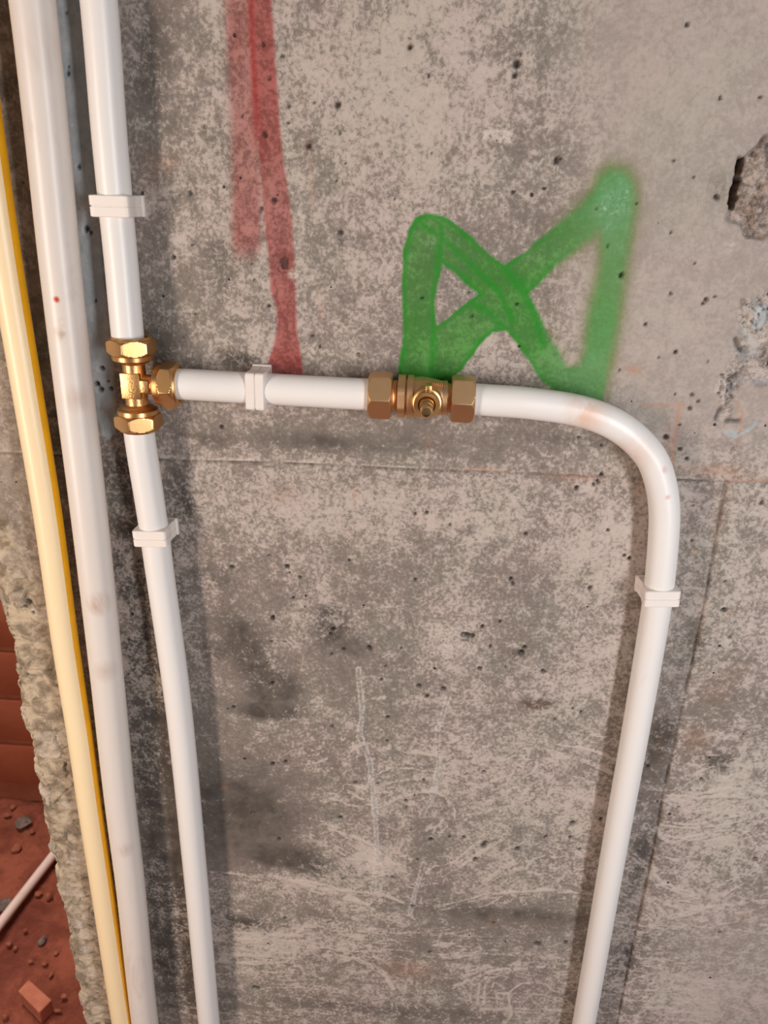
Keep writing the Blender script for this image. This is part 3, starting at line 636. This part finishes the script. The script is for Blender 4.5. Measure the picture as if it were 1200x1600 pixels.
# plain back and right side close the slab
nb = len(V)
V = np.concatenate([V, [[XR, THK, ZB], [XR, THK, ZT]]])
me = bpy.data.meshes.new('wall_front')
extra = [[int(idx[0, 0]), nb, nb + 1, int(idx[-1, 0])][::-1], [int(idx[0, -1]), nb, nb + 1, int(idx[-1, -1])]]
Qa = np.concatenate([Q, np.array(extra)])
me.vertices.add(len(V)); me.vertices.foreach_set('co', V.astype(np.float32).ravel())
me.loops.add(Qa.size); me.loops.foreach_set('vertex_index', Qa.astype(np.int32).ravel())
me.polygons.add(len(Qa)); me.polygons.foreach_set('loop_start', np.arange(0, Qa.size, 4, dtype=np.int32))
me.polygons.foreach_set('loop_total', np.full(len(Qa), 4, dtype=np.int32))
me.update(calc_edges=True)
me.polygons.foreach_set('use_smooth', np.ones(len(Qa), dtype=bool))
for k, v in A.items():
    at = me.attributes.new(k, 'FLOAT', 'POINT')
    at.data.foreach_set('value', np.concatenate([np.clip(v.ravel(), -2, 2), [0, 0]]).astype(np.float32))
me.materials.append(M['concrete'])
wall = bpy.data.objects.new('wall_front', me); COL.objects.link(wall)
prop(wall, 'raw grey concrete wall with red and green spray paint marks', 'wall', kind='structure')

# ------------------------------------------------------------------ ground and brick wall behind
wy = on_floor(30, 1252).y
xs = np.concatenate([np.linspace(-2.6, -1.3, 12), np.linspace(-1.28, -0.3, 90), np.linspace(-.25, 2.2, 20)])
ys = np.concatenate([np.linspace(-2.8, -0.1, 20), np.linspace(0.0, wy + .1, 150)])
XX, YY = np.meshgrid(xs, ys)
ZZ = 0.012 * fbm(XX * 9, YY * 9, 5, 200) - 0.006 + .004 * fbm(XX * 60, YY * 60, 3, 203)
V = np.stack([XX, YY, ZZ], -1).reshape(-1, 3).tolist(); n = len(xs)
Fc = [(j * n + i, j * n + i + 1, (j + 1) * n + i + 1, (j + 1) * n + i) for j in range(len(ys) - 1) for i in range(n - 1)]
fl = mesh_obj('floor', V, Fc, M['earth'], sharp=0)
prop(fl, 'bare red earth ground below and behind the concrete wall', 'ground', kind='structure')

bw = MB()
zc = 0.0; hgt = [0.045, 0.105, 0.105, 0.105, 0.105, 0.105, 0.105, 0.105, 0.105]
back = MB(); back.box((-0.4, wy + .10, .60), Vector((1, 0, 0)), Vector((0, 1, 0)), Vector((0, 0, 1)), 2.2, .085, .61)
wb = back.build('wall_back', M['mortar'], sharp=30)
prop(wb, 'low red clay brick wall out of focus behind the concrete wall', 'wall', kind='structure')
br = MB(); z0 = .05
for c in range(8):
    x0 = -2.5 + (.155 if c % 2 else 0)
    while x0 < 1.7:
        br.box((x0 + .15, wy + .055, z0 + .066), Vector((1, 0, 0)), Vector((0, 1, 0)), Vector((0, 0, 1)), .148, .05, .062, .004); x0 += .31
    z0 += .140
bo = br.build('brick_courses', M['brick'], wb)

# ------------------------------------------------------------------ pipes
UP, DN = Vector((0, 0, 1)), Vector((0, 0, -1))
R1 = 0.0123                      # small white pipes
E1 = 0.0178; EF = 0.0215         # axis distance from the wall at clips / at brass fittings
def pts(lst): return [P(*p) for p in lst]

def extend(path, head=None, tail=None):
    if head is not None:
        p = path[0]; d = (path[0] - path[1]).normalized(); d = (d * .15 + Vector((0, 0, head - p.z)).normalized() * .85)
        k = (head - p.z) / d.z; path = [p + d * k] + path
    if tail is not None:
        p = path[-1]; d = (path[-1] - path[-2]).normalized(); d = (d * .15 + Vector((0, 0, tail - p.z)).normalized() * .85)
        k = (tail - p.z) / d.z; path = path + [p + d * k]
    return path

path = extend(pts([(154, -5, E1), (170, 200, E1), (181, 322, E1), (189.5, 410, .019), (199, 520, EF), (200.5, 533, EF)]), head=2.55)
o = mesh_obj('water_pipe', *tube(spline(path, 10), R1), M['white'])
prop(o, 'upper length of white plastic riser, standing above the brass tee', 'pipe')
top_path = path
path = extend(pts([(216.5, 665, EF), (219.5, 690, EF), (233.5, 780, .019), (242, 836, E1), (248.5, 885, E1), (278.5, 1100, E1), (302, 1330, E1), (327, 1600, E1)]), tail=-0.02)
low_path = path
o = mesh_obj('water_pipe', *tube(spline(path, 10), R1), M['white'])
prop(o, 'lower length of white plastic riser, running down from under the brass tee', 'pipe')
path = pts([(272, 600, EF), (300, 601, EF), (350, 604, .019), (401, 606.5, E1), (460, 610, .019), (540, 614.5, EF), (590, 617, EF)])
br_path = path
o = mesh_obj('water_pipe', *tube(spline(path, 10), R1), M['white'])
prop(o, 'short white plastic pipe lying level between the brass tee and the brass valve', 'pipe')
path = extend(pts([(730, 623, EF), (765, 625.5, EF), (810, 628.5, EF), (850, 633, .0205), (890, 639, .020), (927, 648.5, .0195), (964, 665, .019), (995, 688.5, .0185), (1019, 718, .018), (1033, 758, E1), (1038, 800, E1), (1036, 850, E1), (1030, 915, E1), (1025.5, 950, E1), (993, 1142, E1), (965, 1297, E1), (912, 1600, E1)]), tail=-0.02)
bend_path = path
m_b = plastic('scuffed_white_plastic', (0.82, 0.79, 0.765), (0.80, 0.74, 0.69), 0.12, marks=[
    (P(915, 645, .03), .022, srgb(222, 176, 148), .9), (P(985, 712, .026), .022, srgb(214, 176, 152), .6), (P(1039, 734, .03), .004, srgb(200, 130, 100), 1.2), (P(1044, 777, .03), .003, srgb(190, 110, 80), 1.0)])
o = mesh_obj('water_pipe', *tube(spline(path, 10), R1), m_b)
prop(o, 'white plastic pipe curving from the brass valve into a long downward run', 'pipe')

path = extend(pts([(50, -5, .022), (72.5, 200, .022), (92.5, 400, .022), (115, 600, .022), (139, 800, .022), (164, 1025, .022), (187.5, 1250, .021), (203, 1375, .021), (227, 1600, .021)]), head=2.55, tail=-0.02)
m_big = plastic('wide_white_plastic', (0.74, 0.68, 0.63), (0.72, 0.63, 0.57), 0.32, marks=[
    (P(96, 522, .037), .008, srgb(150, 108, 60), 1.0), (P(97, 505, .037), .005, srgb(170, 120, 80), .8), (P(88, 468, .037), .0032, srgb(190, 60, 20), 1.6), (P(155, 945, .036), .014, srgb(176, 128, 104), .9),
    (P(165, 1050, .036), .014, srgb(186, 158, 140), .5), (P(120, 625, .037), .014, srgb(170, 130, 104), .5), (P(110, 385, .037), .008, srgb(180, 155, 145), .7), (P(70, 75, .037), .02, srgb(200, 178, 165), .5), (P(196, 1330, .036), .012, srgb(178, 150, 130), .5)])
o = mesh_obj('water_pipe', *tube(spline(path, 10), 0.0150), m_big)
prop(o, 'widest white plastic pipe, standing between the cream gas pipe and the thinner risers', 'pipe')

path = extend(pts([(-52, -20, .0195), (-25, 175, .0195), (8, 400, .0195), (41, 600, .0195), (74, 800, .0195), (103, 1010, .0195), (125, 1150, .0195), (139, 1250, .0195), (158.5, 1380, .0195), (191.5, 1600, .0195)]), head=2.55, tail=-0.02)
gp = spline(path, 10)
m_gas = plastic('cream_plastic', srgb(246, 224, 184), srgb(243, 214, 166), 0.12)
gas = mesh_obj('gas_pipe', *tube(gp, 0.0117), m_gas)
prop(gas, 'cream plastic gas pipe with a thin yellow stripe, leftmost of the upright pipes', 'pipe')
m_y = simple_noise_mat('yellow_stripe', srgb(232, 168, 16), srgb(222, 160, 22), 40, 0.4, 0.0001)
# the stripe: a thin band lying on the pipe's right flank
V, Fc = tube(gp, 0.01182, 10, -106, -62, 0.0112)
s1 = mesh_obj('stripe', V, Fc, m_y, gas); s1['label'] = 'yellow stripe'

# ------------------------------------------------------------------ pipe clips
def rrect(hw, nb_, nf, rad):
    """polar radius of the clip outline around the pipe axis: half width hw, reaching nb_ to the wall and nf to the front"""
    def f(th, inset=0.0):
        c, s = math.cos(th), math.sin(th); best = None
        w, b2, f2 = hw - inset, nb_, nf - inset
        lo, hi = 0.0, 0.1
        def inside(r):
            x, y = abs(r * s), r * c                 # y towards the front
            waist = 0.0009 * math.exp(-((y + .003) / .006) ** 2)
            lim = f2 if y > 0 else b2
            yy = abs(y); ww = w - waist
            if x > ww or yy > lim: return False
            qx, qy = x - (ww - rad), yy - (lim - rad)
            if y > 0 and qx > 0 and qy > 0 and qx * qx + qy * qy > rad * rad: return False
            return True
        for _ in range(26):
            m_ = (lo + hi) / 2
            if inside(m_): lo = m_
            else: hi = m_
        return lo
    return f
def clip(center, axis, label):
    e = -center.y
    root = empty('pipe_clip', Vector((center.x, 0, center.z)))
    prop(root, label, 'clip', 'pipe clips')
    ax = axis.normalized(); fr = Vector((0, -1, 0)); fr = (fr - ax * fr.dot(ax)).normalized()
    side_ = ax.cross(fr)
    g = rrect(0.0147, e - 0.003, 0.0135, 0.0022)
    n = 120; mb = MB()
    def ring(t, inset, hole=0.0, sc=0.0):
        return [center + ax * t + (fr * math.cos(2 * math.pi * i / n) + side_ * math.sin(2 * math.pi * i / n)) * g(2 * math.pi * i / n, inset) for i in range(n)]
    def hole(t, r): return [center + ax * t + (fr * math.cos(2 * math.pi * i / n) + side_ * math.sin(2 * math.pi * i / n)) * r for i in range(n)]
    hw = 0.0074; rows = [hole(-hw, .01225), hole(-hw, .0128)] + [ring(-hw, .0006), ring(-hw + .0006, 0), ring(-.0006, 0), ring(-.0003, .0007), ring(.0003, .0007), ring(.0006, 0), ring(hw - .0006, .0), ring(hw, .0006)] + [hole(hw, .0128), hole(hw, .01225), ]
    V = [v for r in rows for v in r]; Fc = []
    for j in range(len(rows)):
        j2 = (j + 1) % len(rows)
        for i in range(n):
            i2 = (i + 1) % n; Fc.append((j * n + i, j * n + i2, j2 * n + i2, j2 * n + i))
    mb.add(V, Fc); mb.build('saddle', M['clip'], root, 30)
    b2 = MB(); c2 = Vector((center.x, 0, center.z)) - Vector((0, .0017, 0))
    b2.box(c2, ax - Vector((0, ax.y, 0)), Vector((0, -1, 0)), side_, .0076, .0021, .0158, .0006)
    b2.build('base_plate', M['clip'], root, 30)
    return root
def at(path, x, y, e):
    p = P(x, y, e); best = min(range(len(path) - 1), key=lambda i: ((path[i] + path[i + 1]) / 2 - p).length)
    return p, (path[best] - path[best + 1]).normalized()
f_ = 1.0
for args, pth, lab in [((184, 322, E1), top_path, 'cream square clip on the upper riser, above the brass tee'),
                       ((242.5, 833, E1), low_path, 'cream square clip on the lower riser, below the brass tee'),
                       ((403.5, 607, E1), br_path, 'white upright clip on the level pipe between brass tee and valve'),
                       ((1028, 925, E1), bend_path, 'cream square clip on the long downward pipe at the right')]:
    p, d = at(spline(pth, 10), *args)
    d = Vector((d.x, 0, d.z)).normalized()
    # sit exactly on the pipe axis
    sp = spline(pth, 10); q = min(sp, key=lambda v: abs((v - p).dot(d))); p = q + d * (p - q).dot(d)
    clip(Vector((p.x, -E1, p.z)), d, lab)

# ------------------------------------------------------------------ brass compression tee
OUT = Vector((0, -1, 0))
def nut(parent, org, ax, collar=True, rot=0.0, name='compression_nut', lab=None):
    """hexagonal compression nut, t = 0 on the fitting side"""
    af = 0.0330; mb = MB(); n = 180
    hx = lambda lim: hexr(af, rot, lim)
    if collar:
        rows = [(-.0004, .0110), (-.0002, .0128), (0.0010, .0150), (.0016, .0160), (.0048, .0162), (.0053, .0158), (.0055, hx(.0166)), (.0061, hx(.0173)), (.0067, hx(.0180)), (.0073, hx(.0186)), (.0080, hx(.0192)), (.0147, hx(.0192)), (.0154, hx(.0187)), (.0160, hx(.0181)), (.0166, hx(.0174)), (.0172, hx(.0167)), (.0176, .0158), (.0190, .0152), (.0192, .0146), (.0188, .0125), (.0170, .0120)]
    else:
        rows = [(0, .0115), (0, .0160), (.0003, hx(.0174)), (.0008, hx(.0181)), (.0014, hx(.0187)), (.0022, hx(.0192)), (.0150, hx(.0192)), (.0158, hx(.0187)), (.0166, hx(.0181)), (.0173, hx(.0174)), (.0180, hx(.0167)), (.0183, .0155), (.0184, .0132), (.0170, .0121)]
    mb.loft(org, ax, OUT, rows, n)
    o = mb.build(name, M['brass_matt' if not collar else 'brass'], parent, 24)
    if lab: o['label'] = lab
    return o
tc0 = P(211.5, 600, EF)
ax_up = (P(203, 530, EF) - P(216.5, 672, EF)).normalized()
ax_sd = (P(287, 601, EF) - P(235, 599.5, EF)).normalized()
tee = empty('brass_tee', Vector((tc0.x, 0, tc0.z)))
prop(tee, 'brass compression tee joining the riser pipes and the level pipe', 'pipe fitting')
mb = MB()
neck = .0186
mb.loft(tc0 - ax_up * neck, ax_up, OUT, [(0, .0135), (.0012, .0120), (.0025, .0088), (neck * 2 - .0025, .0088), (neck * 2 - .0012, .0120), (neck * 2, .0135)], 64)
mb.loft(tc0, ax_sd, OUT, [(0, .0078), (.0150, .0078), (.0162, .0110), (.0172, .0130)], 64)
mb.build('fitting_body', M['brass_cast'], tee, 30)
fl_ = MB()
sd_ = (ax_sd - ax_up * ax_sd.dot(ax_up)).normalized(); ou = sd_.cross(ax_up); ou = ou if ou.y < 0 else -ou
fl_.box(tc0 - sd_ * .0008 + ou * .0055, sd_, ax_up, ou, .0078, .0103, .0040, .0009)
fl_.box(tc0 + sd_ * .0095 + ou * .0048, sd_, ax_up, ou, .0040, .0050, .0040, .0008)
fl_.build('flat_pad', M['brass_cast'], tee, 30)
mk = MB()                                                      # worn raised casting marks, too worn to read
for k, (a, b2, hx_, hy_) in enumerate([(.0004, .0062, .0016, .00042), (.0004, .0046, .00042, .0009), (.0008, .0030, .0014, .00042), (.0008, .0018, .0014, .00042), (.0020, .0024, .00042, .0008), (0, .0004, .0014, .00042), (-.0002, -.0012, .0014, .00042), (.0008, -.0026, .0014, .00042), (-.0008, -.0033, .00042, .0008), (0, -.0052, .0015, .00042), (-.0010, -.0068, .0008, .00042)]):
    mk.box(tc0 - sd_ * (.0008 - a) + ax_up * b2 + ou * .0096, sd_, ax_up, ou, hx_, hy_, .0005)
mk.build('casting_marks', M['brass_cast'], tee, 30)
nut(tee, tc0 + ax_up * neck, ax_up, True, math.radians(-4))
nut(tee, tc0 - ax_up * neck, -ax_up, True, math.radians(4))
nut(tee, tc0 + ax_sd * .0172, ax_sd, True, math.radians(8))

# ------------------------------------------------------------------ brass ball valve
va, vb = P(576.5, 616.8, EF), P(741.5, 623.8, EF)
vx = (vb - va).normalized(); k = (vb - va).length / 165.0     # metres per photo pixel along the valve
vo = (OUT - vx * OUT.dot(vx)).normalized(); vz = vx.cross(vo); vz = vz if vz.z > 0 else -vz
valve = empty('ball_valve', Vector(((va.x + vb.x) / 2, 0, (va.z + vb.z) / 2)))
prop(valve, 'brass valve with a protruding round spindle in the level pipe', 'valve')
L_ = lambda q: q * k
mb = MB()
mb.loft(va, vx, vo, [(L_(34), .0110), (L_(37), .0119), (L_(39), .0123), (L_(41), .0119), (L_(43), .0123), (L_(45), .0115),
                     (L_(45.2), .0140), (L_(46), hexr(.0315, math.radians(30), .0168)), (L_(57), hexr(.0315, math.radians(30), .0168)), (L_(58), .0150), (L_(58.5), .0140), (L_(60), .0140), (L_(60.5), .0168), (L_(69), .0168), (L_(70), .0160),
                     (L_(70.5), .0152), (L_(80), .0158), (L_(90), .0155), (L_(100), .0146), (L_(110), .0136), (L_(115), .0130), (L_(115.2), .0134), (L_(122), .0134), (L_(122.5), .0118), (L_(126), .0112), (L_(130), .0110)], 96)
mb.build('valve_body', M['brass_matt'], valve, 14)
b0 = va + vx * L_(91.5)
sp = MB()
sp.loft(b0, vo, vx, [(0, .0118), (.0166, .0118), (.0178, .0108), (.0182, .0096), (.0205, .0096), (.0212, .0100), (.0243, .0100), (.0250, .0094), (.0250, .0068), (.0236, .0062), (.0200, .0060)], 72)
sp.build('gland_ring', M['brass'], valve, 30)
sp = MB()
sp.loft(b0, vo, vx, [(.015, .0059), (.0255, .0059), (.0262, .0055), (.0300, .0055), (.0305, .0048), (.0380, .0048), (.0385, .0043), (.0392, .0038), (.0445, .0038), (.0450, .0035), (.0452, .0020), (.0453, .0004)], 64)
sp.build('spindle', M['brass_pol'], valve, 30)
lg = MB(); lg.box(b0 + vz * .0108 + vo * .0145 + vx * .0008, vx, vz, vo, .0023, .0028, .0048, .0004)
lg.build('stop_lug', M['brass_cast'], valve, 30)
rd = MB()
for i in range(7):
    rd.box(b0 + vx * (.0016 + i * .00155) + vz * .0126 + vo * .0066, vx, (vz * .88 + vo * .47).normalized(), (vo * .88 - vz * .47).normalized(), .00038, .0018, .0016, .0001)
rd.build('grip_ridges', M['brass_matt'], valve, 30)
nut(valve, va + vx * L_(36.5), -vx, False, math.radians(0), lab=None)
nut(valve, va + vx * L_(128.3), vx, False, math.radians(0), lab=None)

# ------------------------------------------------------------------ things lying on the ground behind
def rock(name, x, y, size, mat, label, flat=.6, seed=1, group=None):
    p = on_floor(x, y); rnd_ = random.Random(seed); bm = bmesh.new(); bmesh.ops.create_icosphere(bm, subdivisions=3, radius=1)
    ph = [rnd_.uniform(0, 6) for _ in range(6)]; sc = (rnd_.uniform(.8, 1.2), rnd_.uniform(.7, 1.1))
    V = []
    for v in bm.verts:
        c = v.co; r = 1 + .12 * math.sin(3 * c.x + ph[0]) + .12 * math.sin(3.5 * c.y + ph[1]) + .10 * math.sin(4 * c.z + ph[2]) + .06 * math.sin(8 * c.x + ph[3]) * math.sin(7 * c.y + ph[4])
        V.append((p.x + c.x * r * size * sc[0], p.y + c.y * r * size * sc[1], p.z + size * flat * .55 + c.z * r * size * flat))
    bm.verts.index_update(); Fc = [tuple(q.index for q in f.verts) for f in bm.faces]; bm.free()
    o = mesh_obj(name, V, Fc, mat, sharp=28); prop(o, label, 'stone', group); return o
rock('stone', 66, 1471, .010, M['stone'], 'small grey stone on the red ground, above and right of the brick fragment', .6, 3)
rock('stone', 36, 1287, .018, M['stone'], 'grey stone on the ground close to the foot of the brick wall', .5, 4)
rock('stone', 27, 1328, .014, M['rstone'], 'reddish stone on the ground above the fallen white pipe', .5, 5)
rock('stone', 8, 1415, .016, M['stone'], 'dark stone beside the fallen white pipe at the left border', .5, 6)
rock('stone', 77, 1402, .010, M['rstone'], 'reddish pebble right of the fallen pipe near the wall edge', .6, 7)
rock('stone', 60, 1398, .008, M['rstone'], 'small reddish pebble just below the upper end of the fallen pipe', .6, 8)
for i, (x, y, s, lb) in enumerate([
        (14, 1475, .006, 'tiny reddish pebble just below the fallen pipe, beside the left border'),
        (24, 1482, .005, 'tiny reddish pebble, the right one of two below the fallen pipe'),
        (48, 1503, .005, 'tiny pebble midway between the fallen pipe and the brick fragment'),
        (70, 1507, .006, 'reddish pebble directly below the small grey stone'),
        (88, 1490, .005, 'tiny reddish pebble between the small grey stone and the wall edge'),
        (80, 1525, .005, 'reddish pebble just above the right corner of the brick fragment'),
        (90, 1580, .006, 'reddish pebble to the lower right of the brick fragment'),
        (100, 1558, .006, 'reddish pebble against the wall edge, right of the brick fragment'),
        (8, 1590, .007, 'reddish pebble in the bottom left corner, below the brick fragment'),
        (40, 1455, .005, 'tiny reddish pebble alone between the fallen pipe and the small grey stone'),
        (12, 1275, .009, 'reddish pebble left of the grey stone at the brick wall'),
        (20, 1262, .008, 'reddish pebble right at the foot of the brick wall'),
        (50, 1300, .008, 'reddish pebble to the lower right of the grey stone at the brick wall')]):
    rock('pebble', x, y, s, M['rstone'], lb, .6, 20 + i, 'pebbles on the red ground')

# fallen pipe
p0 = on_floor(-30, 1482, .022); p1 = on_floor(88, 1330, .022)
d = (p1 - p0).normalized(); V, Fc = tube([p0 - d * .25, p0, p1, p1 + d * .12], .0105, 24)
o = mesh_obj('plastic_pipe', V, Fc, M['dirty'])
prop(o, 'dusty white pipe lying slanted on the red ground behind the wall', 'pipe')
# brick fragment
q = [on_floor(28, 1548, .030), on_floor(45, 1530, .030), on_floor(81, 1562, .030), on_floor(61, 1582, .030)]
mb = MB(); lo = [Vector((v.x, v.y, -.004)) for v in q]; mb.add(q + lo, [(0, 1, 2, 3), (4, 7, 6, 5), (0, 4, 5, 1), (1, 5, 6, 2), (2, 6, 7, 3), (3, 7, 4, 0)])
o = mb.build('brick_fragment', M['chunk'], None, 30)
md = o.modifiers.new('bevel', 'BEVEL'); md.width = .002; md.segments = 2
prop(o, 'small broken piece of red brick lying on the red ground', 'brick')
